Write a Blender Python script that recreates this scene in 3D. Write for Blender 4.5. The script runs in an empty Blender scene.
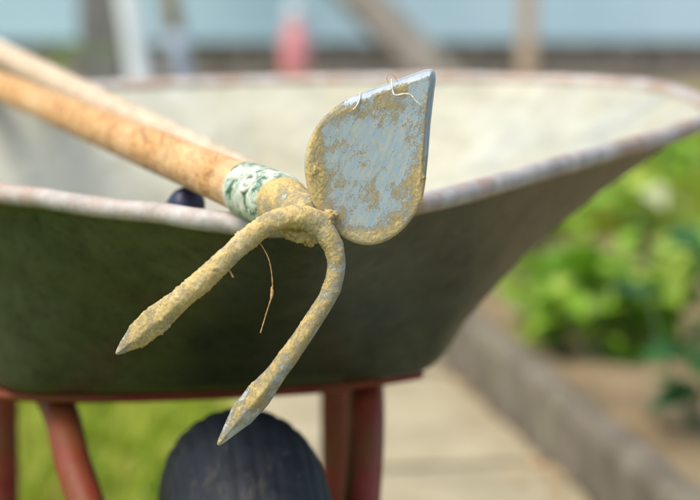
import bpy, math, random
import numpy as np
from mathutils import Vector, Matrix, noise, Quaternion

R = math.radians
rnd = random.Random(7)
sc = bpy.context.scene
C = sc.collection

# ------------------------------------------------------------------ camera, sky, sun, exposure
FPX = 2560.0            # focal length in photo pixels (photo is 700 wide)
HC = 0.735              # camera height above the ground
YH = -130.0             # horizon row, above the picture
PIT = math.atan((250 - YH) / FPX)
cam_d = bpy.data.cameras.new('camera')
cam = bpy.data.objects.new('camera', cam_d)
C.objects.link(cam)
cam.location = (0, 0, HC)
cam.rotation_euler = (math.pi / 2 - PIT, 0, 0)
cam_d.sensor_width = 36.0
cam_d.lens = 36.0 * FPX / 700.0
cam_d.clip_start = 0.05
cam_d.clip_end = 500.0
cam_d.dof.use_dof = True
cam_d.dof.focus_distance = 1.372
cam_d.dof.aperture_fstop = 6.6
cam_d.dof.aperture_blades = 0
sc.camera = cam

SUN_EL, SUN_AZ = R(62), R(238)          # azimuth from +Y clockwise
SV = Vector((math.sin(SUN_AZ) * math.cos(SUN_EL), math.cos(SUN_AZ) * math.cos(SUN_EL), math.sin(SUN_EL)))
w = bpy.data.worlds.new('World')
sc.world = w
w.use_nodes = True
wn = w.node_tree.nodes
sky = wn.new('ShaderNodeTexSky')
sky.sky_type = 'NISHITA'
sky.sun_disc = False
sky.sun_elevation = SUN_EL
sky.sun_rotation = SUN_AZ
sky.dust_density = 3.0
sky.ozone_density = 1.0
bg = wn['Background']
bg.inputs[1].default_value = 0.15
w.node_tree.links.new(sky.outputs[0], bg.inputs[0])
sun_d = bpy.data.lights.new('sun', 'SUN')
sun_d.energy = 1.5
sun_d.angle = R(34)
sun_d.color = (1.0, 0.94, 0.83)
sun = bpy.data.objects.new('sun', sun_d)
C.objects.link(sun)
sun.rotation_euler = SV.to_track_quat('Z', 'Y').to_euler()
sc.view_settings.view_transform = 'Standard'
sc.view_settings.look = 'None'
sc.view_settings.exposure = 0.92
sc.view_settings.gamma = 1.0

# ------------------------------------------------------------------ helpers
cp, sp_ = math.cos(PIT), math.sin(PIT)
def ray(px, py):
    a, b = (px - 350) / FPX, (250 - py) / FPX
    return Vector((a, cp + b * sp_, -sp_ + b * cp))
def PT(px, py, Y):                       # point on the pixel's ray at depth Y
    d = ray(px, py)
    return d / d.y * Y + Vector((0, 0, HC))
def PZ(px, py, z=0.0):                   # point on the pixel's ray at height z
    d = ray(px, py)
    return d * ((z - HC) / d.z) + Vector((0, 0, HC))
def PN(px, py, p0, n):                   # point on the pixel's ray in a plane
    d = ray(px, py); o = Vector((0, 0, HC))
    return o + d * ((p0 - o).dot(n) / d.dot(n))

def tag(o, label=None, cat=None, group=None, kind=None):
    if label: o['label'] = label
    if cat: o['category'] = cat
    if group: o['group'] = group
    if kind: o['kind'] = kind
    return o
def link(o, parent=None):
    C.objects.link(o)
    if parent is not None:
        o.parent = parent
        o.matrix_parent_inverse = world_of(parent).inverted()
    return o
def world_of(o):
    m = o.matrix_basis.copy()
    return m if o.parent is None else world_of(o.parent) @ o.matrix_parent_inverse @ m
def empty(name, loc):
    e = bpy.data.objects.new(name, None)
    e.empty_display_size = 0.05
    C.objects.link(e)
    e.location = loc
    return e
def mesh(name, v, f, m, parent=None, smooth=True, mud=None, edge=None):
    me = bpy.data.meshes.new(name)
    me.from_pydata([tuple(p) for p in v], [], f)
    me.update()
    ms = m if isinstance(m, (list, tuple)) else [m]
    for q in ms: me.materials.append(q)
    if smooth: me.polygons.foreach_set('use_smooth', [True] * len(me.polygons))
    if mud is not None:
        a = me.attributes.new('mud', 'FLOAT', 'POINT')
        a.data.foreach_set('value', mud)
    if edge is not None:
        a = me.attributes.new('edge', 'FLOAT', 'POINT')
        a.data.foreach_set('value', edge)
    return link(bpy.data.objects.new(name, me), parent)
def fix_normals(o):
    import bmesh
    b = bmesh.new(); b.from_mesh(o.data)
    bmesh.ops.recalc_face_normals(b, faces=b.faces)
    b.to_mesh(o.data); b.free()
    return o
def bevel(o, wd, seg=2):
    b = o.modifiers.new('bevel', 'BEVEL'); b.width = wd; b.segments = seg; b.limit_method = 'ANGLE'
    return o
def catmull(pts, n=8, closed=False):
    P = [Vector(p) for p in pts]; N = len(P); out = []
    for i in range(N if closed else N - 1):
        g = (lambda k: P[k % N]) if closed else (lambda k: P[min(max(k, 0), N - 1)])
        p0, p1, p2, p3 = g(i - 1), g(i), g(i + 1), g(i + 2)
        for k in range(n):
            t = k / n
            out.append(.5 * (2 * p1 + (p2 - p0) * t + (2 * p0 - 5 * p1 + 4 * p2 - p3) * t * t + (3 * p1 - p0 - 3 * p2 + p3) * t ** 3))
    if not closed: out.append(P[-1])
    return out
def frames(path, ref=None, closed=False):
    N = len(path); T = []
    for i in range(N):
        a = path[(i - 1) % N] if (closed or i) else path[i]
        b = path[(i + 1) % N] if (closed or i < N - 1) else path[i]
        T.append((b - a).normalized())
    n = ref.copy() if ref else T[0].orthogonal()
    out = []
    for t in T:
        n = (n - t * n.dot(t)).normalized()
        out.append((t, n, t.cross(n).normalized()))
    return out
def tube(path, rad, ns=12, closed=False, ref=None, flat=None, caps=True):
    """sweep a circle; rad(i) -> radius or (ra, rb)"""
    fr = frames(path, ref, closed); v = []; f = []; N = len(path)
    for i, (p, (t, a, b)) in enumerate(zip(path, fr)):
        r = rad(i) if callable(rad) else rad
        ra, rb = r if isinstance(r, tuple) else (r, r)
        for k in range(ns):
            th = 2 * math.pi * k / ns
            v.append(p + a * (ra * math.cos(th)) + b * (rb * math.sin(th)))
    for i in range(N if closed else N - 1):
        j = (i + 1) % N
        for k in range(ns):
            l = (k + 1) % ns
            f.append((i * ns + k, i * ns + l, j * ns + l, j * ns + k))
    if caps and not closed:
        f.append(tuple(range(ns))[::-1]); f.append(tuple(range((N - 1) * ns, N * ns)))
    return v, f
def box(x0, x1, y0, y1, z0, z1):
    v = [(x, y, z) for x in (x0, x1) for y in (y0, y1) for z in (z0, z1)]
    f = [(0, 1, 3, 2), (4, 6, 7, 5), (0, 4, 5, 1), (2, 3, 7, 6), (0, 2, 6, 4), (1, 5, 7, 3)]
    return v, f
def fbm(p, s, o=4):
    return noise.fractal(Vector(p) * s, 1.0, 2.0, o)

# ------------------------------------------------------------------ materials
class N:
    def __init__(s, name):
        s.m = bpy.data.materials.new(name); s.m.use_nodes = True
        s.t = s.m.node_tree; s.b = s.t.nodes['Principled BSDF']
        s.co = s.t.nodes.new('ShaderNodeTexCoord').outputs['Object']
    def new(s, t, **k):
        n = s.t.nodes.new(t)
        for a, b in k.items(): setattr(n, a, b)
        return n
    def put(s, sock, val):
        if hasattr(val, 'is_linked') or isinstance(val, bpy.types.NodeSocket): s.t.links.new(val, sock)
        else: sock.default_value = val
    def noise(s, scale, detail=5, rough=.6, stretch=None, dist=0, rot=None):
        n = s.new('ShaderNodeTexNoise')
        n.inputs['Scale'].default_value = scale; n.inputs['Detail'].default_value = detail
        n.inputs['Roughness'].default_value = rough; n.inputs['Distortion'].default_value = dist
        co = s.co
        if stretch:
            mp = s.new('ShaderNodeMapping'); mp.inputs['Scale'].default_value = stretch; mp.inputs['Rotation'].default_value = rot or (0, 0, 0); mp.vector_type = 'TEXTURE' if rot else 'POINT'
            s.t.links.new(co, mp.inputs[0]); co = mp.outputs[0]
        s.t.links.new(co, n.inputs['Vector']); return n.outputs['Fac']
    def ramp(s, fac, *st):
        r = s.new('ShaderNodeValToRGB'); e = r.color_ramp.elements
        while len(e) < len(st): e.new(.5)
        for q, (p, c) in zip(e, st):
            q.position = p; q.color = (c if not isinstance(c, (int, float)) else (c, c, c)) + (1,) if not isinstance(c, (int, float)) else (c, c, c, 1)
        s.t.links.new(fac, r.inputs[0]); return r.outputs[0]
    def mix(s, fac, a, b, mode='MIX'):
        n = s.new('ShaderNodeMix', data_type='RGBA', blend_type=mode)
        s.put(n.inputs[0], fac)
        for k, val in ((6, a), (7, b)):
            s.put(n.inputs[k], val if isinstance(val, bpy.types.NodeSocket) else tuple(val) + (1,))
        return n.outputs[2]
    def math(s, op, a, b=0.0):
        n = s.new('ShaderNodeMath', operation=op); s.put(n.inputs[0], a); s.put(n.inputs[1], b); return n.outputs[0]
    def attr(s, name):
        return s.new('ShaderNodeAttribute', attribute_name=name).outputs['Fac']
    def rand(s):
        return s.new('ShaderNodeObjectInfo').outputs['Random']
    def out(s, col=None, rough=None, metal=None, bump=None, bs=.3, bd=.01, spec=None):
        i = s.b.inputs
        if col is not None: s.put(i['Base Color'], col if isinstance(col, bpy.types.NodeSocket) else tuple(col) + (1,))
        if rough is not None: s.put(i['Roughness'], rough)
        if metal is not None: s.put(i['Metallic'], metal)
        if spec is not None: s.put(i['Specular IOR Level'], spec)
        if bump is not None:
            b = s.new('ShaderNodeBump'); b.inputs['Strength'].default_value = bs; b.inputs['Distance'].default_value = bd
            s.t.links.new(bump, b.inputs['Height']); s.t.links.new(b.outputs[0], i['Normal'])
        return s.m

def m_simple(name, c0, c1, scale=40, rough=.8, bs=.3, bd=.004, metal=0, stretch=None, lo=.35, hi=.65):
    n = N(name); f = n.noise(scale, 6, .65, stretch)
    return n.out(n.ramp(f, (lo, c0), (hi, c1)), rough, metal, f, bs, bd)

def m_hoe(name, steel0, steel1, metal, film):
    n = N(name); a = n.attr('mud'); e = n.attr('edge')
    RT = (0, R(27), 0)
    fine = n.noise(1100, 7, .85); mid = n.noise(190, 7, .8, (.55, 1, 1.5), 0, RT); scr = n.noise(150, 9, .8, (.35, 1, 2.6), 0, RT)
    smear = n.noise(330, 9, .85, (.6, 1, 1.6), .3, RT)
    f = n.math('ADD', a, n.math('MULTIPLY', n.math('SUBTRACT', fine, .5), 2.1))
    f = n.math('ADD', f, n.math('MULTIPLY', n.math('SUBTRACT', mid, .5), 1.3))
    mk = n.ramp(f, (.36, 0.0), (.50, .75), (.70, 1.0))
    st = n.ramp(scr, (.3, steel0), (.7, steel1))
    fl = n.math('MULTIPLY', n.ramp(smear, (.47, 0.0), (.63, 1.0)), film)
    fl = n.math('MULTIPLY', fl, n.math('SUBTRACT', 1.0, e))
    st = n.mix(fl, st, (.64, .48, .19))
    st = n.mix(e, st, n.ramp(scr, (.3, (.25, .29, .33)), (.7, (.42, .46, .49))))
    md = n.ramp(n.noise(620, 8, .9), (.30, (.12, .08, .03)), (.40, (.42, .30, .105)), (.52, (.64, .475, .185)), (.66, (.82, .69, .38)))
    md = n.mix(n.ramp(n.noise(60, 4), (.35, .0), (.7, .5)), md, (.58, .43, .155))
    md = n.mix(n.ramp(n.noise(45, 6, .7), (.50, .0), (.66, .55)), md, (.50, .44, .31))
    pit = n.noise(380, 5, .75)
    md = n.mix(n.ramp(pit, (.30, .85), (.43, .0)), md, (.17, .115, .045))
    col = n.mix(mk, st, md)
    bp = n.math('ADD', n.math('MULTIPLY', mk, n.math('ADD', n.math('ADD', fine, .2), n.math('MULTIPLY', pit, 1.1))), n.math('MULTIPLY', scr, .08))
    rg = n.math('ADD', n.math('MULTIPLY', mk, .45), n.math('ADD', n.math('ADD', .46, n.math('MULTIPLY', e, .12)), n.math('MULTIPLY', fl, .25)))
    mt = n.math('MULTIPLY', n.math('SUBTRACT', 1.0, n.math('MAXIMUM', mk, fl)), metal)
    return n.out(col, rg, mt, bp, .75, .0006)

M = {}
M['blade'] = m_hoe('muddy_blade_steel', (.27, .37, .42), (.45, .55, .58), .3, .75)
M['tine'] = m_hoe('muddy_tine_steel', (.27, .35, .37), (.44, .50, .50), .35, .9)
M['edge'] = m_simple('worn_steel_edge', (.52, .56, .60), (.78, .80, .82), 180, .3, .25, .001, .8)
M['crumb'] = m_simple('dried_mud', (.36, .25, .09), (.70, .53, .23), 420, .95, .8, .002)
M['root'] = m_simple('dry_root', (.42, .2, .06), (.62, .40, .17), 300, .7)
M['pale_root'] = m_simple('pale_root', (.72, .6, .36), (.9, .82, .62), 300, .7)

n = N('ash_wood_handle')
g = n.noise(24, 8, .75, (9, .55, 9)); k = n.noise(9, 4, .6)
c = n.ramp(g, (.34, (.24, .10, .025)), (.5, (.52, .275, .08)), (.66, (.70, .45, .19)))
c = n.mix(n.ramp(k, (.45, 0.0), (.68, .75)), c, (.72, .52, .27))
M['wood'] = n.out(c, .55, 0, g, .35, .002)
M['wood_pale'] = m_simple('weathered_pale_handle', (.40, .30, .17), (.64, .52, .36), 20, .65, .3, .002, 0, (9, .6, 9))

n = N('chipped_green_ferrule')
f = n.noise(75, 6, .7); f2 = n.noise(38, 4, .6)
c = n.ramp(f, (.38, (.035, .085, .045)), (.44, (.13, .24, .15)), (.50, (.48, .52, .38)), (.66, (.70, .70, .56)))
c = n.mix(n.ramp(f2, (.56, 0.0), (.66, .8)), c, (.40, .31, .15))
M['ferrule'] = n.out(c, .5, .15, f, .5, .0015)

M['rivet'] = m_simple('worn_pale_rivet', (.40, .44, .34), (.78, .78, .66), 240, .5, .4, .001, .2)
def m_tub(name, dust, z0, z1, met_, grime):
    n = N(name)
    big = n.noise(5, 5, .6); mid = n.noise(28, 6, .7); run = n.noise(14, 6, .7, (1, 1, .18))
    zinc = n.ramp(mid, (.3, z0), (.7, z1))
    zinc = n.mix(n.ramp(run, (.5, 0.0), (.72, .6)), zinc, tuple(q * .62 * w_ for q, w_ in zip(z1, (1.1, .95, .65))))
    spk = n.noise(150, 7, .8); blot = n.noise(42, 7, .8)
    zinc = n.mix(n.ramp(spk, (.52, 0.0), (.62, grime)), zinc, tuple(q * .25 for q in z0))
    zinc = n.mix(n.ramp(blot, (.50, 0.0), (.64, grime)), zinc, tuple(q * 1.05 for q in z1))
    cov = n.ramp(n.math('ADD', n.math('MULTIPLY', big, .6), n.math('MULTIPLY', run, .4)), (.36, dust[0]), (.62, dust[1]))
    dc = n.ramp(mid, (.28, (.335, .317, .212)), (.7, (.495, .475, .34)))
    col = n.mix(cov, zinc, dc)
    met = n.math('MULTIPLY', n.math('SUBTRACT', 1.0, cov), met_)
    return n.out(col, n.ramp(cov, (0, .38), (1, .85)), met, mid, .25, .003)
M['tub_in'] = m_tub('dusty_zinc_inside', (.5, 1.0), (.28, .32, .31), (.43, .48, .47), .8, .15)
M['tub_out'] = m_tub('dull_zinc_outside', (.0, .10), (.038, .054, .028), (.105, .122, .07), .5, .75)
n = N('rusty_zinc_rim')
f = n.noise(55, 7, .7); f2 = n.noise(16, 5, .7)
c = n.ramp(f, (.3, (.28, .25, .21)), (.65, (.50, .46, .41)))
c = n.mix(n.ramp(f2, (.47, 0.0), (.62, .75)), c, (.36, .21, .12))
M['rim'] = n.out(c, .55, .12, f, .4, .002)
n = N('worn_red_paint')
f = n.noise(60, 6, .7); f2 = n.noise(22, 6, .75)
c = n.ramp(f, (.3, (.19, .022, .012)), (.7, (.33, .055, .03)))
c = n.mix(n.ramp(f2, (.42, 0.0), (.60, .9)), c, (.20, .07, .02))
M['red'] = n.out(c, .5, 0, f, .5, .002, spec=.3)
n = N('tyre_rubber')
f = n.noise(40, 6, .7); f2 = n.noise(18, 7, .75, (3, 1, 1))
c = n.mix(n.ramp(f2, (.55, 0.0), (.8, .35)), n.ramp(f, (.3, (.006, .008, .011)), (.7, (.018, .022, .028))), (.20, .17, .12))
M['rubber'] = n.out(c, .6, 0, f, .4, .002, spec=.22)
M['navy'] = m_simple('navy_rubber', (.008, .012, .035), (.02, .03, .07), 60, .45)
M['steel'] = m_simple('grey_steel', (.25, .25, .25), (.42, .42, .41), 80, .45, .2, .002, .7)

n = N('concrete_slab')
f = n.noise(9, 8, .7); f2 = n.noise(120, 4, .7)
c = n.ramp(f, (.3, (.24, .20, .115)), (.55, (.345, .295, .175)), (.75, (.43, .375, .235)))
c = n.mix(n.ramp(n.noise(3.5, 6, .7), (.55, 0.0), (.72, .55)), c, (.30, .265, .17))
c = n.mix(n.math('MULTIPLY', n.rand(), .25), c, (.34, .30, .20))
M['slab'] = n.out(c, .9, 0, f2, .4, .004)
n = N('mossy_kerb')
f = n.noise(14, 8, .75); f2 = n.noise(90, 5, .7)
c = n.ramp(f, (.3, (.07, .056, .034)), (.5, (.145, .12, .08)), (.7, (.25, .215, .155)))
c = n.mix(n.ramp(n.noise(6, 5), (.5, 0.0), (.7, .5)), c, (.15, .145, .075))
M['kerb'] = n.out(c, .92, 0, f2, .6, .006)
n = N('garden_soil')
f = n.noise(7, 8, .7); f2 = n.noise(60, 6, .75)
c = n.ramp(f, (.3, (.19, .125, .055)), (.7, (.40, .305, .16)))
M['soil'] = n.out(c, .97, 0, f2, .9, .012)
n = N('lawn_ground')
f = n.noise(11, 9, .8); f2 = n.noise(60, 6, .75)
c = n.ramp(f, (.3, (.10, .15, .02)), (.55, (.17, .22, .035)), (.75, (.25, .22, .07)))
M['ground'] = n.out(c, .95, 0, f2, .8, .01)

def m_leaf(name, c0, c1, c2, tr=.35, sc_=9):
    n = N(name); f = n.noise(sc_, 3)
    c = n.ramp(n.rand() if sc_ == 9 else f, (.0 if sc_ == 9 else .33, c0), (.5, c1), (1 if sc_ == 9 else .68, c2))
    n.out(c, .5, 0, spec=.35)
    t = n.new('ShaderNodeBsdfTranslucent'); n.t.links.new(c, t.inputs[0])
    mx = n.new('ShaderNodeMixShader'); mx.inputs[0].default_value = tr
    n.t.links.new(n.b.outputs[0], mx.inputs[1]); n.t.links.new(t.outputs[0], mx.inputs[2])
    n.t.links.new(mx.outputs[0], n.t.nodes['Material Output'].inputs[0]); return n.m
M['leaf'] = m_leaf('bean_leaf', (.10, .24, .012), (.24, .42, .025), (.42, .54, .08))
M['leaf_dark'] = m_leaf('dark_leaf', (.018, .085, .015), (.035, .12, .02), (.05, .15, .03))
M['leaf_pale'] = m_leaf('pale_leaf', (.30, .38, .14), (.45, .5, .24), (.6, .62, .4))
M['stem'] = m_simple('green_stem', (.10, .17, .04), (.22, .26, .09), 30, .6)
M['grass'] = m_leaf('grass_blade', (.14, .23, .012), (.36, .45, .03), (.62, .55, .13), .4, 16)
M['wall'] = m_simple('pale_blue_render', (.42, .60, .66), (.50, .67, .73), 3, .85, .2, .003)
M['stone'] = m_simple('plinth_stone', (.20, .165, .125), (.42, .36, .29), 14, .92, .6, .008)
M['mortar'] = m_simple('dark_mortar', (.05, .042, .034), (.10, .085, .07), 30, .95)
M['roof'] = m_simple('roof_tile', (.22, .09, .055), (.34, .15, .09), 12, .85)
M['post_grey'] = m_simple('grey_weathered_post', (.12, .115, .105), (.24, .23, .21), 12, .9, .5, .006, 0, (4, 4, .5))
M['beam'] = m_simple('brown_grey_timber', (.13, .115, .09), (.26, .235, .19), 12, .9, .5, .006, 0, (1, 1, 1))
M['white'] = m_simple('white_plastic', (.70, .74, .74), (.82, .85, .85), 10, .5)
M['tan'] = m_simple('tan_stake_wood', (.38, .27, .15), (.56, .43, .27), 16, .8, .3, .004, 0, (4, 4, .5))
M['bluegrey'] = m_simple('blue_grey_paint', (.33, .39, .46), (.45, .51, .58), 16, .7)
M['orange_wood'] = m_simple('fresh_larch_stake', (.40, .29, .18), (.55, .44, .31), 16, .8, .3, .004, 0, (4, 4, .5))
M['redplastic'] = m_simple('faded_red_plastic', (.70, .20, .21), (.84, .42, .40), 12, .4)

# ------------------------------------------------------------------ ground, path, kerb, bed
PD = Vector((-0.162, 1, 0)).normalized()            # path direction
PS = Vector((PD.y, -PD.x, 0))                       # to the right of it
K0 = PZ(584, 500, 0.0)                              # foot of the kerb face
def path_pt(a, s, z=0.0):                           # a metres along from K0, s metres right of the kerb foot
    return K0 + PD * a + PS * s + Vector((0, 0, z))
PW = 0.345
gs = 60.0
g = mesh('ground', [(-gs, -gs, -.012), (gs, -gs, -.012), (gs, gs, -.012), (-gs, gs, -.012)], [(0, 1, 2, 3)], M['ground'])
tag(g, kind='structure')
# bedding strip under the slabs
v = [path_pt(a, s, -.004) for a, s in ((-4, -PW - .03), (-4, .02), (5.4, .02), (5.4, -PW - .03))]
path = mesh('path', v, [(0, 1, 2, 3)], M['soil']); tag(path, kind='structure')
def slab_mesh(seed):
    q = random.Random(seed); a0, a1, s0, s1 = 0.016, .584, -PW, -.012
    nx, ny = 8, 6; v = []; f = []
    for i in range(nx + 1):
        for j in range(ny + 1):
            a = a0 + (a1 - a0) * i / nx; s = s0 + (s1 - s0) * j / ny
            e = (i in (0, nx)) or (j in (0, ny))
            v.append(Vector((s + q.uniform(-.004, .004) * e, a + q.uniform(-.004, .004) * e, (.014 if e else .019) + q.uniform(-.001, .001))))
    idx = lambda i, j: i * (ny + 1) + j
    for i in range(nx):
        for j in range(ny): f.append((idx(i, j), idx(i, j + 1), idx(i + 1, j + 1), idx(i + 1, j)))
    per = [idx(0, j) for j in range(ny)] + [idx(i, ny) for i in range(nx)] + [idx(nx, j) for j in range(ny, 0, -1)] + [idx(i, 0) for i in range(nx, 0, -1)]
    b = len(v)
    for p in per: v.append(Vector((v[p].x, v[p].y, -.01)))
    for i in range(len(per)):
        j = (i + 1) % len(per); f.append((per[i], b + i, b + j, per[j]))
    me = bpy.data.meshes.new('paving_slab'); me.from_pydata([tuple(p) for p in v], [], f); me.materials.append(M['slab']); return me
slabs = [slab_mesh(i) for i in range(3)]
ang = math.atan2(-PD.x, PD.y)
J0 = (PZ(465, 463, .015) - K0).dot(PD)
for i in range(-6, 9):
    o = bpy.data.objects.new('paving_slab', slabs[i % 3]); o.location = path_pt(J0 + i * .6, 0, rnd.uniform(-.003, .002))
    o.rotation_euler = (rnd.uniform(-.004, .004), rnd.uniform(-.006, .006), ang + rnd.uniform(-.004, .004)); link(o, path)
kerb = mesh('kerb', [path_pt(a, s, .002) for a, s in ((-4, .002), (-4, .05), (5.4, .05), (5.4, .002))], [(0, 1, 2, 3)], M['mortar'])
tag(kerb, kind='structure')
def kerb_mesh(seed):
    nx = 26; v = []; f = []; Ln = .992
    prof = [(0, -.01), (0.0, .045), (.001, .082), (.006, .091), (.02, .094), (.036, .093), (.046, .088), (.05, .06), (.05, -.01)]
    for i in range(nx + 1):
        a = Ln * i / nx
        for k, (s, z) in enumerate(prof):
            d = fbm((a + seed * 3, s * 4, z * 4), 14) * .005 + fbm((a + seed * 3, s, z), 60) * .0018
            v.append((s + d, a, z + d * (.7 if z > .05 else 0)))
    m_ = len(prof)
    for i in range(nx):
        for k in range(m_ - 1): f.append((i * m_ + k, (i + 1) * m_ + k, (i + 1) * m_ + k + 1, i * m_ + k + 1))
    f.append(tuple(range(m_))[::-1]); f.append(tuple(range(nx * m_, nx * m_ + m_)))
    me = bpy.data.meshes.new('kerb_stone'); me.from_pydata(v, [], f); me.materials.append(M['kerb'])
    return me
kms = [kerb_mesh(i) for i in range(3)]
for i in range(-4, 5):
    o = bpy.data.objects.new('kerb_stone', kms[i % 3]); o.location = path_pt(i * 1.0 + .35, 0, rnd.uniform(-.003, .002))
    o.rotation_euler = (0, 0, ang + rnd.uniform(-.003, .003)); link(o, kerb)
# bed of soil right of the kerb
nx, ny = 70, 130; v = []; f = []
def bed_z(x, y):
    return .048 + .022 * fbm((x, y, 0), 2.2) + .016 * fbm((x, y, 3), 9) + .008 * fbm((x, y, 5), 30, 3)
for i in range(nx + 1):
    for j in range(ny + 1):
        s = .052 + 2.6 * (i / nx) ** 1.3; a = -3.0 + 8.3 * j / ny
        p = path_pt(a, s); edge = i == nx or j in (0, ny)
        v.append((p.x, p.y, -.02 if edge else bed_z(p.x, p.y)))
for i in range(nx):
    for j in range(ny):
        q = i * (ny + 1) + j; f.append((q, q + ny + 1, q + ny + 2, q + 1))
bed = mesh('garden_bed', v, f, M['soil']); tag(bed, kind='structure')

# ------------------------------------------------------------------ grass (stuff)
def grass(name, n, region, hgt, label, wid=.0035):
    g = np.random.default_rng(len(name) + n)
    pts = []
    while len(pts) < n:
        pts.append(region(g))
    P = np.array(pts); N_ = len(P)
    az = g.uniform(0, 2 * np.pi, N_); h = hgt * g.uniform(.45, 1.15, N_) * (1 + .45 * np.sin(P[:, 0] * 17 + 2 * np.sin(P[:, 1] * 7)) * np.sin(P[:, 1] * 13 + 1.3)); wd = wid * g.uniform(.7, 1.5, N_)
    lean = g.uniform(.15, .85, N_) * h; la = g.uniform(0, 2 * np.pi, N_)
    z0 = P[:, 2] if P.shape[1] > 2 else np.full(N_, -.012)
    d = np.stack([np.cos(az), np.sin(az)], 1); L = np.stack([np.cos(la), np.sin(la)], 1)
    V = np.zeros((N_, 5, 3))
    V[:, 0, :2] = P[:, :2] - d * wd[:, None]; V[:, 1, :2] = P[:, :2] + d * wd[:, None]
    mid = P[:, :2] + L * (lean * .3)[:, None]
    V[:, 2, :2] = mid + d * (wd * .75)[:, None]; V[:, 3, :2] = mid - d * (wd * .75)[:, None]
    V[:, 4, :2] = P[:, :2] + L * lean[:, None]
    V[:, :2, 2] = z0[:, None]; V[:, 2:4, 2] = (z0 + h * .6)[:, None]; V[:, 4, 2] = z0 + h
    V = V.reshape(-1, 3); b = np.arange(N_) * 5
    me = bpy.data.meshes.new(name)
    me.vertices.add(len(V)); me.vertices.foreach_set('co', V.ravel())
    li = np.stack([b, b + 1, b + 2, b + 3, b + 3, b + 2, b + 4], 1).ravel()
    me.loops.add(len(li)); me.loops.foreach_set('vertex_index', li)
    me.polygons.add(2 * N_)
    st = np.stack([np.arange(N_) * 7, np.arange(N_) * 7 + 4], 1).ravel()
    me.polygons.foreach_set('loop_start', st)
    me.update(calc_edges=True); me.validate()
    me.materials.append(M['grass'])
    o = link(bpy.data.objects.new(name, me)); tag(o, label, 'grass', kind='stuff'); return o
def left_region(g):
    while True:
        x, y = g.uniform(-3.2, .6), g.uniform(.2, 6.2)
        s = (Vector((x, y, 0)) - K0).dot(PS)
        if s < -PW - .012 + .02 * math.sin(y * 9) * math.sin(y * 23): return x, y
def far_region(g):
    while True:
        x, y = g.uniform(-4.5, 4), g.uniform(5.2, 7.0)
        s = (Vector((x, y, 0)) - K0).dot(PS); a = (Vector((x, y, 0)) - K0).dot(PD)
        if s < -PW - .01 or (a > 5.35) : return x, y
def bed_grass(g):
    while True:
        a, s = g.uniform(.7, 5.3), g.uniform(.06, 2.5)
        p = path_pt(a, s)
        if fbm((p.x, p.y, 1), 1.3) + (a - 1.15 - .3 * (s < .2)) * .9 > 0 and a < 3.7: return p.x, p.y, bed_z(p.x, p.y) - .01
grass('lawn_grass', 120000, left_region, .052, 'short yellow green lawn grass under and beside the wheelbarrow')
grass('far_lawn_grass', 30000, far_region, .045, 'soft bright green grass in front of the pale blue wall', .006)
grass('bed_ground_cover', 42000, bed_grass, .075, 'low bright green ground cover behind the leafy bean plants', .006)

# ------------------------------------------------------------------ dry leaf litter at the foot of the kerb (stuff)
v = []; f = []
for i in range(150):
    p = path_pt(rnd.uniform(-1.2, 3.5), -.02 - abs(rnd.gauss(0, .022)), .024); a = rnd.uniform(0, 6.28); q = rnd.uniform(.006, .015)
    for k, (x_, y_) in enumerate(((-1, 0), (0, -.45), (1, 0), (0, .45))):
        v.append(p + Vector(((x_ * math.cos(a) - y_ * math.sin(a)) * q, (x_ * math.sin(a) + y_ * math.cos(a)) * q, rnd.uniform(0, .35) * q)))
    f += [(4 * i, 4 * i + 1, 4 * i + 3), (4 * i + 1, 4 * i + 2, 4 * i + 3)]
M['litter'] = m_simple('dry_leaf', (.30, .14, .04), (.60, .36, .12), 25, .8)
tag(mesh('leaf_litter', v, f, M['litter'], None, False), 'dry orange brown leaf litter along the foot of the kerb', 'leaf litter', kind='stuff')

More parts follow.
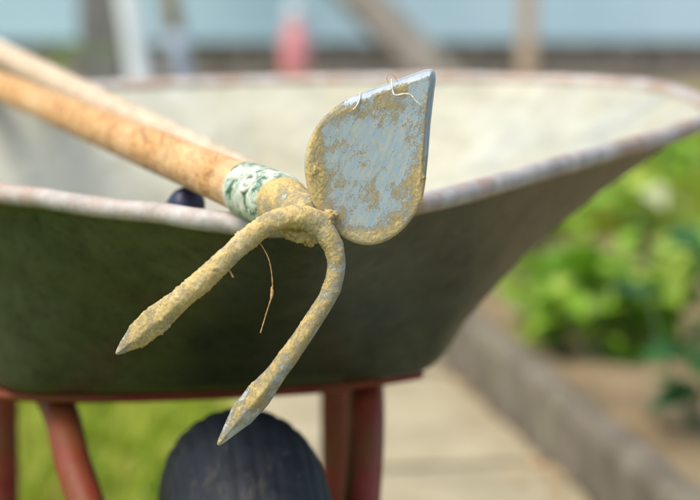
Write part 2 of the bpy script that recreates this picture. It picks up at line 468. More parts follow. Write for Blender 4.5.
# ------------------------------------------------------------------ bean plants in the bed
def leaf_mesh(mat, seed):
    q = random.Random(seed); v = []; f = []; n = 7
    for i in range(n + 1):
        t = i / n; wd = .5 * math.sin(math.pi * min(1, t * 1.0) ** .72) ** .85 * (.62 if t else 0)
        z = .10 * math.sin(t * 2.6) - .16 * t * t
        for k in (-1, -.5, 0, .5, 1):
            v.append((k * wd + q.uniform(-.012, .012), t, z + abs(k) * wd * .28 + q.uniform(-.012, .012)))
    for i in range(n):
        for k in range(4): f.append((i * 5 + k, i * 5 + k + 1, i * 5 + 6 + k, i * 5 + 5 + k))
    me = bpy.data.meshes.new('leaf'); me.from_pydata(v, [], f); me.materials.append(mat)
    me.polygons.foreach_set('use_smooth', [True] * len(me.polygons)); return me
LM = {k: [leaf_mesh(M[k], i) for i in range(3)] for k in ('leaf', 'leaf_dark', 'leaf_pale')}
def plant(name, base, h, nl, ls, kind, label, cat, group, pale=0.0):
    e = empty(name, base); tag(e, label, cat, group)
    v = []; f = []
    tips = []
    ns = max(3, nl // 4)
    for s in range(ns):
        a = 2 * math.pi * s / ns + rnd.uniform(-.4, .4); sp = rnd.uniform(.25, .75)
        p = [base + Vector((math.cos(a) * sp * h * t ** 1.4, math.sin(a) * sp * h * t ** 1.4, h * rnd.uniform(.8, 1.1) * t - .01)) for t in (0, .35, .7, 1)]
        vv, ff = tube(catmull(p, 3), lambda i: .0035 - .0002 * i, 5)
        b = len(v); v += vv; f += [tuple(b + k for k in q) for q in ff]
        tips.append(p)
    mesh('stem', v, f, M['stem'], e)
    for i in range(nl):
        p = tips[i % ns]; t = rnd.choice((.35, .7, 1, 1)); k = {.35: 1, .7: 2, 1: 3}[t]
        o = bpy.data.objects.new('leaf', rnd.choice(LM['leaf_pale' if rnd.random() < pale else kind]))
        o.location = p[k]
        s = ls * rnd.uniform(.7, 1.25); o.scale = (s, s, s)
        o.rotation_euler = (rnd.uniform(-.35, .6), rnd.uniform(-.4, .4), rnd.uniform(0, 2 * math.pi))
        link(o, e)
    return e
spots = []
for r_ in range(4):
    for k in range(9):
        a = .66 + k * .30 + rnd.uniform(-.07, .07) + r_ * .05; s = .24 + r_ * .30 + rnd.uniform(-.06, .06)
        spots.append((a, s, r_))
ROWS = ('row next to the kerb', 'second row from the kerb', 'third row from the kerb', 'row farthest from the kerb')
for a, s, row_ in spots:
    p = path_pt(a, s); p.z = bed_z(p.x, p.y)
    plant('bean_plant', p, rnd.uniform(.10, .18), rnd.randint(20, 27), rnd.uniform(.06, .095), 'leaf',
          'young leafy bright green bean plant in the ' + ROWS[row_], 'plant', 'bean plants in the ' + ROWS[row_], .06)
for px, py in ((533, 338), (556, 352), (590, 366), (566, 326), (604, 342), (628, 356), (655, 338)):
    p = PZ(px, py, .05); p.z = bed_z(p.x, p.y)
    plant('bean_plant', p, rnd.uniform(.09, .13), rnd.randint(16, 20), rnd.uniform(.055, .075), 'leaf',
          'small bright green bean plant at the bare soil end of the bean rows', 'plant', 'small bean plants at the soil end of the rows', .05)
for px, py, h in ((692, 425, .15), (735, 370, .16)):
    p = PZ(px, py, .05); p.z = bed_z(p.x, p.y)
    plant('dark_seedling', p, h, 14, .075, 'leaf_dark', 'dark green seedling on bare soil apart from the bright bean rows', 'plant', 'dark seedlings on the bare soil')

# ------------------------------------------------------------------ building behind
WY = 8.5
house = empty('house', (0, WY, 0))
tag(house, 'pale blue rendered house wall on a low rough stone plinth behind the garden', 'house')
v, f = box(-7, 7, WY, WY + .3, .172, 2.7); mesh('wall', v, f, M['wall'], house, False)
v, f = box(-7, 7, WY + .07, WY + .3, -.02, .168); plinth = mesh('plinth', v, f, M['mortar'], house, False)
rv = [(-7.3, WY - .4, 2.62), (7.3, WY - .4, 2.62), (7.3, WY + 2.2, 4.1), (-7.3, WY + 2.2, 4.1)]
rv += [(a, b, c_ - .09) for a, b, c_ in rv]
mesh('roof', rv, [(0, 1, 2, 3), (7, 6, 5, 4), (0, 4, 5, 1), (1, 5, 6, 2), (2, 6, 7, 3), (3, 7, 4, 0)], M['roof'], house, False)
def stone_mesh(seed):
    import bmesh
    b = bmesh.new(); bmesh.ops.create_cube(b, size=1.0)
    bmesh.ops.bevel(b, geom=b.edges[:], offset=.13, segments=1, affect='EDGES')
    q = random.Random(seed)
    for u in b.verts: u.co += Vector((q.uniform(-.05, .05), q.uniform(-.05, .05), q.uniform(-.05, .05)))
    me = bpy.data.meshes.new('stone'); b.to_mesh(me); b.free(); me.materials.append(M['stone']); return me
sm = [stone_mesh(i) for i in range(5)]
stones_n = 0
for row, (z0, z1) in enumerate(((-.01, .085), (.087, .168))):
    x = -4.8 - rnd.random() * .1
    while x < 4.8:
        wd = rnd.uniform(.09, .2)
        o = bpy.data.objects.new('stone', rnd.choice(sm)); o.location = (x + wd / 2, WY + .075, (z0 + z1) / 2)
        o.scale = (wd * .96, .09 + rnd.uniform(0, .03), (z1 - z0) * .95); link(o, plinth); x += wd

# ------------------------------------------------------------------ posts and things in front of the wall
def stick(name, pts, wd, mat, label, cat, square=False, parts=None):
    path_ = catmull(pts, 4) if len(pts) > 2 else [pts[0].lerp(pts[1], t / 12) for t in range(13)]
    if square:
        vv, ff = tube(path_, lambda i: wd * .7 * (1 + .03 * math.sin(i * 2.3)), 4, ref=Vector((1, 1, 0)))
        o = mesh(name, vv, ff, mat, None, False); bevel(o, .006)
    else:
        vv, ff = tube(path_, lambda i: wd / 2 * (1 + .02 * math.sin(i * 1.7)), 14); o = mesh(name, vv, ff, mat)
    return tag(o, label, cat)
def ground_under(px0, py0, px1, py1, Y, top):
    a, b = PT(px0, py0, Y), PT(px1, py1, Y); d = (a - b) / (a.z - b.z)
    return [b + d * (-.03 - b.z), b + d * (top - b.z)]
stick('grey_post', ground_under(101, 0, 103, 85, 7.0, 1.5), .115, M['post_grey'], 'thick grey weathered wooden post standing before the blue wall', 'post', True)
stick('white_pole', ground_under(129, 0, 142, 88, 6.6, 1.3), .062, M['white'], 'white plastic pole leaning beside the thick grey post', 'pole')
# stake: tan top, blue-grey painted foot
gp = ground_under(170, 0, 184, 85, 6.8, 1.1)
st = empty('painted_stake', gp[0]); tag(st, 'thin tan stake with a blue grey painted foot beside the white pole', 'stake')
cut = gp[0].lerp(gp[1], .30)
for nm, a, b, mt in (('painted_foot', gp[0], cut, 'bluegrey'), ('stake_shaft', cut, gp[1], 'tan')):
    vv, ff = tube([a.lerp(b, t / 6) for t in range(7)], .026 if nm == 'painted_foot' else .025, 12); mesh(nm, vv, ff, M[mt], st)
stick('larch_stake', ground_under(527, 0, 527, 80, 7.9, 1.0), .055, M['orange_wood'], 'pale orange wooden stake standing upright before the stone plinth', 'stake', True)
a, b = PT(362, 0, 7.9), PT(436, 75, 7.75); d = (b - a) / (a.z - b.z)
stick('timber_beam', [b + d * (b.z + .0), a - d * .75], .105, M['beam'], 'brown grey timber beam leaning diagonally towards the blue wall', 'beam', True)
# red canister with white cap
cb = PT(291, 80, 7.0); cb.x += .012; cb.z = -.012
can = empty('red_canister', cb); tag(can, 'tall faded red plastic canister with a white screw cap by the wall', 'canister')
def lathe(prof, c_, ns=24):
    vv = []; ff = []
    for r_, z in prof:
        for k in range(ns):
            t = 2 * math.pi * k / ns; vv.append(c_ + Vector((r_ * math.cos(t), r_ * math.sin(t), z)))
    for i in range(len(prof) - 1):
        for k in range(ns):
            l = (k + 1) % ns; ff.append((i * ns + k, i * ns + l, i * ns + ns + l, i * ns + ns + k))
    ff.append(tuple(range(ns))[::-1]); ff.append(tuple(range((len(prof) - 1) * ns, len(prof) * ns)))
    return vv, ff
vv, ff = lathe([(.037, 0), (.040, .006), (.040, .26), (.038, .285), (.031, .315), (.021, .333), (.018, .345)], cb); mesh('body', vv, ff, M['redplastic'], can)
vv, ff = lathe([(.024, .345), (.025, .35), (.025, .378), (.022, .384)], cb); mesh('cap', vv, ff, M['white'], can)
vv, ff = tube(catmull([cb + Vector(q) for q in ((.012, .034, .29), (.015, .075, .27), (.015, .078, .17), (.01, .036, .14))], 5), .009, 8); mesh('handle', vv, ff, M['redplastic'], can)
p = PT(69, 50, 6.7); p.z = -.012
plant('weed', p, .26, 16, .085, 'leaf', 'leafy green weed growing beside the thick grey post', 'plant', None)

# ------------------------------------------------------------------ wheelbarrow
X0, Y0, ZR, PSI, RHO, TAU, L_ = -.0296, 1.4508, .5339, .1314, .0186, .0185, .7908
B1, B2, B3, B4, B5, BUL = .0918, .2078, .3598, .3758, .2719, .0137
WF, DR = .2631, .1517
cps, sps = math.cos(PSI), math.sin(PSI)
def XY(u, w_): return X0 + u * cps - w_ * sps, Y0 + u * sps + w_ * cps
def BR(u, w_, dz):                       # dz below the plane of the rim
    x, y = XY(u, w_); return Vector((x, y, ZR + RHO * u + TAU * w_ - dz))
def BG(u, w_, z):                        # height above the ground
    x, y = XY(u, w_); return Vector((x, y, z))
FO = -.025                               # frame sits a little left of the tub's middle
half = [(B1, .10 * L_), (B2, .28 * L_), (B3, .55 * L_), (B4, .82 * L_), (B5, .955 * L_), (B5 * .55, L_ * .99 + BUL * .6)]
rim_cp = [(0, 0)] + half + [(0, L_ + BUL)] + [(-a, b) for a, b in half[::-1]]
ph = [(.08, WF + .004), (.145, WF + .03), (.165, .42), (.165, .54), (.145, .625), (.08, .65)]
pan_cp = [(FO, WF)] + [(FO + a, b) for a, b in ph] + [(FO, .655)] + [(FO - a, b) for a, b in ph[::-1]]
NS = 14
rimc = catmull([(a, b, 0) for a, b in rim_cp], NS, True)
panc = catmull([(a, b, 0) for a, b in pan_cp], NS, True)
wb = empty('wheelbarrow', BG(FO + .007, .13, 0))
tag(wb, 'old galvanised wheelbarrow with red tubular frame and one black tyre', 'wheelbarrow')
NR = 22
def sidef(a): return min(1, max(.15, (a.y - .05) / .3))
def tub_surface(off):
    v = []
    for i, (a, b) in enumerate(zip(rimc, panc)):
        for r_ in range(NR + 1):
            t = r_ / NR
            # straight flank, then a rounded turn into the pan
            e = t if t < .72 else .72 + (t - .72) * 1.0
            hz = 1 - (1 - e) ** 1.0
            dzf = min(1.0, e * 1.06) if e < .8 else 1 - (1 - e) ** 2 * (1 - .848) / .04
            k = e + .07 * math.sin(math.pi * e) * sidef(a)
            u = a.x + (b.x - a.x) * k; w_ = a.y + (b.y - a.y) * k
            dent = .0035 * fbm((u, w_, e), 5, 3) * math.sin(math.pi * min(1, e * 1.02))
            q = BR(u, w_, DR * dzf)
            v.append(q + Vector((0, 0, dent)))
    return v
vo = tub_surface(0)
nr = len(rimc); f = []
for i in range(nr):
    j = (i + 1) % nr
    for r_ in range(NR): f.append((i * (NR + 1) + r_, i * (NR + 1) + r_ + 1, j * (NR + 1) + r_ + 1, j * (NR + 1) + r_))
# pan floor
cc = len(vo); vo.append(BR(FO, .47, DR))
for i in range(nr): f.append((i * (NR + 1) + NR, cc, ((i + 1) % nr) * (NR + 1) + NR))
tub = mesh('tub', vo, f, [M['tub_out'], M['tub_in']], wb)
fix_normals(tub)
sol = tub.modifiers.new('sheet', 'SOLIDIFY'); sol.thickness = .0022; sol.material_offset = 1; sol.material_offset_rim = 0
# which way is out: make the outside the original faces
cm = BR(FO, .47, DR * .5)
pf = tub.data.polygons[0]
if (pf.center - cm).dot(pf.normal) < 0: tub.data.flip_normals()
sol.offset = -1
rp = [BR(p.x, p.y, 0) + Vector((0, 0, .0012 * fbm((p.x, p.y, 0), 12))) for p in rimc]
vv, ff = tube(rp, lambda i: .0066 * (1 + .06 * fbm((i * .2, 0, 0), 1)), 14, True, Vector((0, 0, 1)))
mesh('rolled_rim', vv, ff, M['rim'], tub)

# wheel
WR = .1965; TW = .0515
wc = BG(FO + .007, .147, WR)
ax = Vector((cps, sps, 0)); fw = Vector((-sps, cps, 0))
def wheel_lathe(prof, ns=96):
    vv = []; ff = []; m_ = len(prof)
    for k in range(ns):
        t = 2 * math.pi * k / ns; d = fw * math.cos(t) + Vector((0, 0, 1)) * math.sin(t)
        for r_, a in prof: vv.append(wc + d * r_ + ax * a)
    for k in range(ns):
        l = (k + 1) % ns
        for i in range(m_): j = (i + 1) % m_; ff.append((k * m_ + i, k * m_ + j, l * m_ + j, l * m_ + i))
    return vv, ff
prof = []
rc = WR - TW
grooves = (-70, -56, -42, -28, -14, 0, 14, 28, 42, 56, 70)
for k in range(-62, 63):
    th = R(k * 2.1)
    gd = 0
    for g_ in grooves:
        d_ = abs(k * 2.1 - g_)
        if d_ < 3.2: gd = max(gd, .0009 * min(1, (3.2 - d_) / 2))
    r_ = TW - gd
    prof.append((rc + r_ * math.cos(th), r_ * math.sin(th) * 1.0))
prof += [(rc - .034, .028), (rc - .034, -.028)]
wheel = empty('wheel', wc); wheel.parent = wb; wheel.matrix_parent_inverse = world_of(wb).inverted()
vv, ff = wheel_lathe(prof); fix_normals(mesh('tyre', vv, ff, M['rubber'], wheel))
vv, ff = wheel_lathe([(rc - .026, -.03), (rc - .02, -.034), (rc - .038, -.030), (.05, -.014), (.024, -.02), (.012, -.045), (.012, .045), (.024, .02), (.05, .014), (rc - .038, .030), (rc - .02, .034), (rc - .026, .03)], 48)
fix_normals(mesh('wheel_rim', vv, ff, M['red'], wheel))
vv, ff = tube([wc - ax * .082, wc + ax * .082], .0085, 12); mesh('axle', vv, ff, M['steel'], wheel)

# frame: a tube each side from the axle, up to the pan and back into the handle
zb = DR + .004 + .017
for sgn in (-1, 1):
    uc = FO
    a0 = wc + ax * (sgn * .067)
    p = [a0 + Vector((0, 0, -.012)), a0 + Vector((0, 0, .03)),
         *[(a0 + Vector((0, 0, .03))).lerp(BR(uc + sgn * .100, WF - .004, zb + .025), t_) for t_ in (.3, .65)], BR(uc + sgn * .100, WF - .004, zb + .025), BR(uc + sgn * .108, WF + .05, zb),
         BR(uc + sgn * .125, .45, zb), BR(uc + sgn * .15, .64, zb + .002), BR(uc + sgn * .2, .86, zb - .02), BR(uc + sgn * .26, 1.12, zb - .055), BR(uc + sgn * .27, 1.30, zb - .06)]
    pth = catmull(p, 8)
    vv, ff = tube(pth, .0125, 16); ft = mesh('frame_tube', vv, ff, M['red'], wb)
    gpts = pth[-14:]
    ext = [gpts[0].lerp(gpts[-1], t / 8) for t in range(9)]
    vv, ff = tube(pth[-12:] + [pth[-1] + (pth[-1] - pth[-2]).normalized() * .012], lambda i: .0165 + .001 * (i % 2), 16); mesh('hand_grip', vv, ff, M['rubber'], ft)
    # leg
    lp = [BR(uc - .013 + sgn * .135, .60, zb + .012), BG(uc - .013 + sgn * .136, .60, .20), BG(uc - .013 + sgn * .138, .60, .03), BG(uc - .013 + sgn * .138, .615, .013), BG(uc - .013 + sgn * .138, .67, .013)]
    vv, ff = tube(catmull(lp, 6), .0125, 14); mesh('leg', vv, ff, M['red'], wb)
cbp = [BR(FO - .20, WF + .075, DR + .0055), BR(FO - .10, WF + .02, DR + .0055), BR(FO + .06, WF + .014, DR + .0055), BR(FO + .142, WF + .045, DR + .0055)]
vv, ff = tube(catmull(cbp, 6), lambda i: (.0045, .011), 12, ref=Vector((0, 0, 1))); mesh('cross_bar', vv, ff, M['red'], wb)
cbp = [BR(FO - .19, .60, DR + .010), BR(FO + .19, .60, DR + .010)]
vv, ff = tube(cbp, .008, 12); mesh('cross_bar', vv, ff, M['red'], wb)

# ------------------------------------------------------------------ hoe
HY = 1.362
P0 = PT(318, 222, HY)
HN = Vector((math.sin(R(11)), -math.cos(R(11)) * math.cos(R(5)), math.sin(R(5)))).normalized()
def HP(px, py, d=0.0): return PN(px, py, P0, HN) + HN * d
hoe = empty('hand_hoe', P0)
tag(hoe, 'muddy two pronged hoe with heart shaped steel blade and wooden handle', 'hoe')
# blade
outl = [(436.5, 78), (434.5, 95), (431, 125), (428, 160), (424, 190), (418, 208), (406, 226), (390, 239), (372, 245), (355, 243), (341, 235),
        (331, 224), (320, 213), (312, 200), (307, 183), (305, 164), (308, 145), (316, 127), (330, 111), (350, 98), (375, 88), (400, 79), (418, 72.5), (429, 69), (434.5, 70.5)]
oc = catmull([(a, b, 0) for a, b in outl], 14, True)
NO = len(oc); ctr = Vector((372, 165, 0)); NB = 64
neck = Vector((326, 218, 0)); tip = Vector((434, 70, 0)); axd = (tip - neck).normalized()
v = []; mud = []
TH = .0012
def blade_pt(q, t, o_, side):
    al = (q - neck).dot(axd) / (tip - neck).length; ac = abs((q - neck).cross(axd).z) / 90
    dish = -.0018 * (1 - ac * ac) + .002 * math.sin(al * 2.5)                     # slightly hollow
    dedge = edge_dist(q)                                                          # px from the rim
    d = dish; m = 0.0; eg = 0.0; P = HP(q.x, q.y)
    upper = max(0, min(1, (al - .40) * 3.2))                                      # ground edges towards the tip
    th = TH * (1 if dedge > 2.5 else (.3 + .7 * dedge / 2.5))
    if side > 0:
        bw = 7.2
        jag = fbm(P, 260, 3) * 1.6
        if upper > 0 and dedge < bw:
            d -= .0034 * upper * (1 - dedge / bw); eg = upper * max(0, min(1, (bw - 1 + jag - dedge) / 1.6))
        n1 = fbm(P, 40); n2 = fbm(P, 120); n3 = fbm(P + Vector((.3, 0, 0)), 75)
        edge = max(0, 1 - dedge / 24)
        left = max(0, min(1, (352 - q.x) / 46)) * (1 if q.y < 215 else .5)
        m = .235 + .22 * n1 + .26 * n2 + .18 * n3 + .36 * left + .48 * edge * (1 - upper * .75) + .12 * max(0, (q.y - 180) / 60) + .12 * max(0, 1 - abs(q.x - 421) / 11) * (q.y > 120)
        m += .34 * max(0, 1 - Vector((q.x - 388, q.y - 92, 0)).length / 30) + .25 * max(0, 1 - Vector((q.x - 352, q.y - 108, 0)).length / 24)
        m -= .60 * eg
        gl = max(0, m - .45)
        d += th + min(.0010, gl * .0014) * (.4 + .5 * abs(n2) + 1.1 * abs(fbm(P, 520, 3))) * (1 if dedge > 5 else dedge / 5)
    else: d -= th + .001
    return P + HN * d, max(0, min(1.2, m)), eg
OCN = np.array([(q.x, q.y) for q in oc])
def edge_dist(q): return float(np.sqrt(((OCN - np.array((q.x, q.y))) ** 2).sum(1).min()))
eds = []
for side in (1, -1):
    nb = NB if side > 0 else 10
    for r_ in range(nb + 1):
        t = (r_ / nb) ** .7
        for o_ in oc:
            q = ctr + (o_ - ctr) * t
            p, m, eg = blade_pt(q, t, o_, side); v.append(p); mud.append(m); eds.append(eg)
f = []
def ringq(base, nb, flip):
    for r_ in range(nb):
        for k in range(NO):
            l = (k + 1) % NO; a = base + r_ * NO
            q = (a + k, a + NO + k, a + NO + l, a + l); f.append(q if flip else q[::-1])
ringq(0, NB, True); B2_ = (NB + 1) * NO; ringq(B2_, 10, False)
for k in range(NO):
    l = (k + 1) % NO; a = NB * NO; b = B2_ + 10 * NO
    f.append((a + k, b + k, b + l, a + l))
blade = mesh('blade', v, f, M['blade'], hoe, True, mud, eds)
# tines: one bent bar
def tine(pts, rads, name, seed, flatten):
    path_ = catmull([HP(a, b, d) for a, b, d in pts], 22); n_ = len(path_)
    fr = frames(path_, HN); v = []; mud = []; f = []; ns = 40
    for i, (p, (t, a, b)) in enumerate(zip(path_, fr)):
        s = i / (n_ - 1) * (len(rads) - 1); k = min(int(s), len(rads) - 2); e = s - k
        r_ = (rads[k] * (1 - e) + rads[k + 1] * e) / 1880 / 2
        fl = max(0, (i / (n_ - 1) - flatten) / (1 - flatten)) if flatten < 1 else 0
        for k in range(ns):
            th = 2 * math.pi * k / ns; ca, sb = math.cos(th), math.sin(th)
            ra = r_ * (1 - .45 * min(1, fl * 2)); rb = r_
            if fl > 0:                                   # forged diamond section
                pw = 1 / (abs(ca) + abs(sb)) ; mixf = min(1, fl * 3) * .75; rr = (1 - mixf) + mixf * pw * 1.12
            else: rr = 1
            q = p + a * (ra * ca * rr) + b * (rb * sb * rr)
            n1 = fbm(q, 45); n2 = fbm(q, 150)
            m = .72 + .26 * n1 + .26 * n2 + .06 * seed - .25 * max(0, -sb) * (seed == 0) - .35 * max(0, fl - .75) * 2 - .35 * max(0, sb - .55) * (fl > 0)
            m = max(0, min(1.2, m)); gl = max(0, m - .40)
            d = min(.0009, gl * .0014) * (.3 + .5 * abs(n2) + 1.5 * abs(fbm(q, 500, 3)))
            v.append(q + (a * ca + b * sb) * (d - .0003)); mud.append(m)
    for i in range(n_ - 1):
        for k in range(ns):
            l = (k + 1) % ns; f.append((i * ns + k, i * ns + l, (i + 1) * ns + l, (i + 1) * ns + k))
    f.append(tuple(range(ns))[::-1]); f.append(tuple(range((n_ - 1) * ns, n_ * ns)))
    return mesh(name, v, f, M['tine'], hoe, True, mud)
tl = [(323, 228, .001), (309, 219, .003), (290, 217, .004), (270, 222, .004), (252, 234, .004), (233, 251, .003), (205, 277, .002), (180, 299, .001), (158, 318, 0), (138, 335, 0), (116, 354, 0)]
tine(tl, [25, 24, 22, 21, 21, 21, 22, 22, 27, 24, 3], 'tine', 1, .70)
tr = [(315, 224, .001), (325, 233, .003), (333, 249, .004), (335, 268, .004), (329, 291, .004), (315, 316, .003), (296, 345, .002), (276, 373, .001), (258, 396, 0), (241, 416, 0), (218, 445, 0)]
tine(tr, [25, 23, 20, 19, 19, 19, 20, 21, 26, 24, 3], 'tine', 0, .68)

# handle, ferrule, socket
FP = PT(248, 190, 1.455); FAR = PT(0, 86, 2.1)
hd = (FAR - FP).normalized()
HR = .0142
hp = [FP + hd * t for t in np.linspace(-.04, 1.12, 40)]
vv, ff = tube(hp, lambda i: HR * (1.02 - .22 * min(1, i / 26)) * (1 + .010 * math.sin(i * .9)) * (1 if i < 38 else (.95 if i == 38 else .7)), 28); mesh('handle', vv, ff, M['wood'], hoe)
# ferrule
fp = [FP + hd * t for t in (.000, -.0005, -.002, -.018, -.036, -.055, -.059, -.061)]
fr_ = [.0140, .0156, .0163, .0160, .0163, .0168, .0160, .0135]
pth = []; rd = []
for i in range(len(fp) - 1):
    for k in range(4): pth.append(fp[i].lerp(fp[i + 1], k / 4)); rd.append(fr_[i] * (1 - k / 4) + fr_[i + 1] * k / 4)
vv, ff = tube(pth, lambda i: rd[i], 48)
cen = [pth[i // 48] for i in range(len(vv))]
vv = [a + (a - c_).normalized() * .0007 * fbm(a, 110) for a, c_ in zip(vv, cen)]
fer = mesh('ferrule', vv, ff, M['ferrule'], hoe)
# rivet on the ferrule: ring and dome, on the side facing up and out
tp = FP - hd * .043; target = PT(257, 183, 1.44)
rad_dir = -ray(257, 183).normalized() + Vector((0, 0, .10)); rad_dir = (rad_dir - hd * rad_dir.dot(hd)).normalized()
rc_ = tp + rad_dir * .0164
t1 = hd; t2 = rad_dir.cross(hd).normalized()
ringp = [rc_ + t1 * (.0072 * math.cos(q)) + t2 * (.0056 * math.sin(q)) for q in np.linspace(0, 2 * math.pi, 28, endpoint=False)]
vv, ff = tube(ringp, .0015, 10, True, rad_dir); mesh('rivet_ring', vv, ff, M['rivet'], fer)
vv = []; ff = []
for i in range(6):
    a = i / 6 * math.pi / 2
    for k in range(16):
        t = 2 * math.pi * k / 16; vv.append(rc_ + (t1 * math.cos(t) * .0036 + t2 * math.sin(t) * .0029) * math.cos(a) + rad_dir * (.0022 * math.sin(a) - .0004))
for i in range(5):
    for k in range(16): l = (k + 1) % 16; ff.append((i * 16 + k, i * 16 + l, i * 16 + 16 + l, i * 16 + 16 + k))
ff.append(tuple(range(80, 96))); mesh('rivet', vv, ff, M['rivet'], fer)
# socket: mud caked cone from ferrule to head
s0 = FP - hd * .054; s1 = HP(316, 217, -.004)
sp3 = catmull([s0, s0.lerp(s1, .35) + Vector((0, 0, .0006)), s0.lerp(s1, .72), s1], 16); n_ = len(sp3)
v = []; mud = []; f = []; ns = 48
for i, (p, (t, a, b)) in enumerate(zip(sp3, frames(sp3, Vector((0, 0, 1))))):
    s = i / (n_ - 1); r_ = .0150 * (1 - s) ** 1 + .0088 * s + .0009 * math.sin(s * 9)
    for k in range(ns):
        th = 2 * math.pi * k / ns; dr = a * math.cos(th) + b * math.sin(th); q = p + dr * r_
        n1 = fbm(q, 60); n2 = fbm(q, 170)
        m = .74 - .42 * max(0, s - .5) * 2 * (1 if math.sin(th) > -.3 else .2) + .45 * n1 + .3 * n2
        m = max(0, min(1.2, m)); d = min(.0011, max(0, m - .4) * .0016) * (.4 + .5 * abs(n2) + 1.2 * abs(fbm(q, 520, 3)))
        v.append(q + dr * (d - .0003)); mud.append(m)
for i in range(n_ - 1):
    for k in range(ns): l = (k + 1) % ns; f.append((i * ns + k, i * ns + l, (i + 1) * ns + l, (i + 1) * ns + k))
f.append(tuple(range(ns))[::-1]); f.append(tuple(range((n_ - 1) * ns, n_ * ns)))
mesh('socket', v, f, M['tine'], hoe, True, mud)
# lumps of mud caked on the head
def lump(p, r_, name='mud_lump', sq=(1, 1, 1), seed=0):
    import bmesh
    b = bmesh.new(); bmesh.ops.create_icosphere(b, subdivisions=4, radius=1)
    for u in b.verts:
        n_ = u.co.normalized(); k = 1 + .38 * fbm(n_ + Vector((seed * 5, 0, 0)), 1.6, 3) + .22 * fbm(n_ + Vector((seed * 5, 3, 0)), 6, 4)
        u.co = p + Vector((n_.x * sq[0], n_.y * sq[1], n_.z * sq[2])) * (k * r_)
    me = bpy.data.meshes.new(name); b.to_mesh(me); b.free(); me.materials.append(M['crumb'])
    me.polygons.foreach_set('use_smooth', [True] * len(me.polygons))
    return link(bpy.data.objects.new(name, me), hoe)
for i, (px, py, d, r_, sq) in enumerate(((300, 233, -.004, .0052, (1.5, .8, .9)), (312, 237, -.003, .0048, (1.1, .8, .9)), (290, 228, -.003, .0035, (1.3, .8, .8)), (322, 219, .002, .0048, (1.2, .8, .9)), (330, 214, .001, .003, (1.4, .6, .8)),
        (420, 178, .0008, .0021, (1.3, .5, .7)), (417, 201, .0008, .0022, (1.2, .5, .9)), (405, 156, .0002, .0019, (.9, .4, 1.2)), (389, 187, .0000, .0017, (1.9, .4, .5)),
        (389, 203, .0002, .0018, (1.2, .4, 1.1)), (314, 172, .0008, .0022, (.8, .4, 1.5)),
        (253, 166, .0, .0001, (1, 1, 1)))):
    if r_ > .0005: lump(HP(px, py, d), r_, 'mud_lump', sq, i)

# roots caught on the hoe
def root(pts, r_, mat, label, cat='root', twigs=()):
    e_ = mesh('root_fibre', *tube(catmull(pts, 8), lambda i: r_ * (1 + .35 * math.sin(i * 1.3) * math.sin(i * .41)), 6), M[mat])
    return tag(e_, label, cat)
hang = root([HP(256, 240, .002), HP(261, 246, .004), HP(267, 258, .005), HP(270, 272, .005), HP(271, 287, .005), HP(269, 298, .006), HP(265, 312, .005), HP(262, 322, .005), HP(259, 332, .005)], .00033, 'root', 'thin brown root fibre hanging from the bent tine')
mesh('knot', *tube(catmull([HP(270, 286, .005), HP(270.4, 292, .0055), HP(269, 299, .006)], 6), lambda i: .0003 + .0006 * math.sin(math.pi * i / 12), 7), M['root'], hang)
root([HP(225, 268, .001), HP(229, 271, .003), HP(232, 277, .004)], .0006, 'root', 'short brown root stub sticking to the long straight tine')
root([HP(391, 79, .001), HP(391, 86, .0025), HP(393, 95, .004), HP(402, 94, .004), HP(409, 95, .004), HP(414, 101, .004), HP(419, 105, .004)], .00042, 'pale_root', 'pale dry root bent over the upper edge of the blade near its tip')
root([HP(360, 93, .0), HP(359, 99, .002), HP(356, 105, .003), HP(352, 110, .003)], .00035, 'pale_root', 'short pale root draped over the middle of the upper blade edge')
root([HP(388, 83, .001), HP(386, 78, .002), HP(389, 74, .002), HP(394, 77, .002), HP(397, 82, .001)], .00016, 'root', 'tiny curled brown root tuft standing on the upper blade edge')

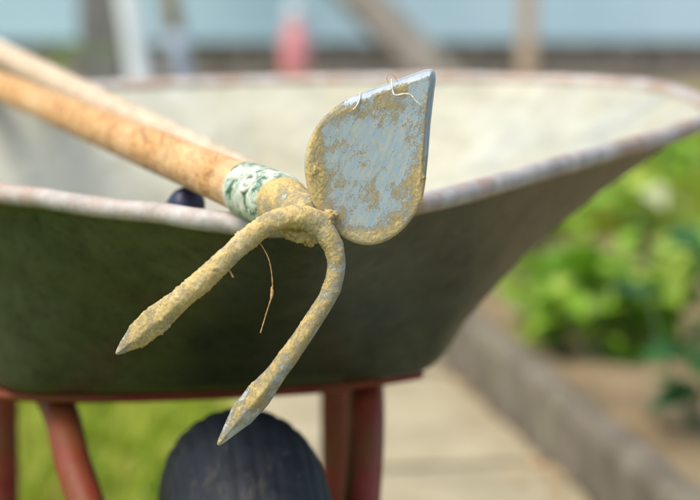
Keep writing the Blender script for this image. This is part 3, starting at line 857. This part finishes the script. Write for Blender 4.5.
# ------------------------------------------------------------------ second tool handle and the trowel in the tub
a = PT(318, 212, 1.478); b = PT(0, 54, 2.28); d = (b - a).normalized()
hp = [a + d * t for t in np.linspace(0, 1.25, 40)]
sh = empty('garden_tool', a); tag(sh, 'pale weathered wooden tool handle lying across the tub behind the hoe', 'tool handle')
vv, ff = tube(hp, lambda i: .0115 * (1 if i > 0 else .85), 24); mesh('shaft', vv, ff, M['wood_pale'], sh)
vv, ff = tube([hp[-1] - d * .05, hp[-1] - d * .02, hp[-1] + d * .05, hp[-1] + d * .06], lambda i: (.0130, .0135, .0135, .012)[i], 20); mesh('end_sleeve', vv, ff, M['steel'], sh)

tr_ = empty('hand_trowel', BR(FO - .06, .20, .11)); tag(tr_, 'small trowel with a dark navy rubber grip inside the tub under the handle', 'trowel')
g1 = PT(190, 201, 1.565); g0 = BR(FO - .075, .36, DR - .03)
td = (g1 - g0).normalized()
gp = [g1 - td * q for q in (.115, .10, .06, .03, .008, .002, -.001)]
vv, ff = tube(gp, lambda i: (.009, .0105, .012, .0115, .0118, .010, .006)[i], 18); mesh('grip', vv, ff, M['navy'], tr_)
vv, ff = tube([g1 - td * .17, g1 - td * .112], .005, 12); mesh('shank', vv, ff, M['steel'], tr_)
sd = td.cross(Vector((0, 0, 1))).normalized(); un = sd.cross(td).normalized()
v = []; f = []
for i in range(9):
    t = i / 8; wd = .034 * (1 - t ** 3) * (.75 + .25 * min(1, t * 4)) + .001
    for s_ in (1, -1):
        for k in (-1, -.5, 0, .5, 1): v.append(g1 - td * (.165 + .09 * t) + sd * (k * wd) + un * (k * k * wd * .22 + s_ * .0009))
for i in range(8):
    for k in range(4):
        q = i * 10 + k; f.append((q, q + 1, q + 11, q + 10)); q += 5; f.append((q + 10, q + 11, q + 1, q))
    q = i * 10; f.append((q, q + 10, q + 15, q + 5)); f.append((q + 4, q + 9, q + 19, q + 14))
f.append((0, 5, 6, 1)); f.append((1, 6, 7, 2)); f.append((2, 7, 8, 3)); f.append((3, 8, 9, 4))
mesh('trowel_blade', v, f, M['steel'], tr_)
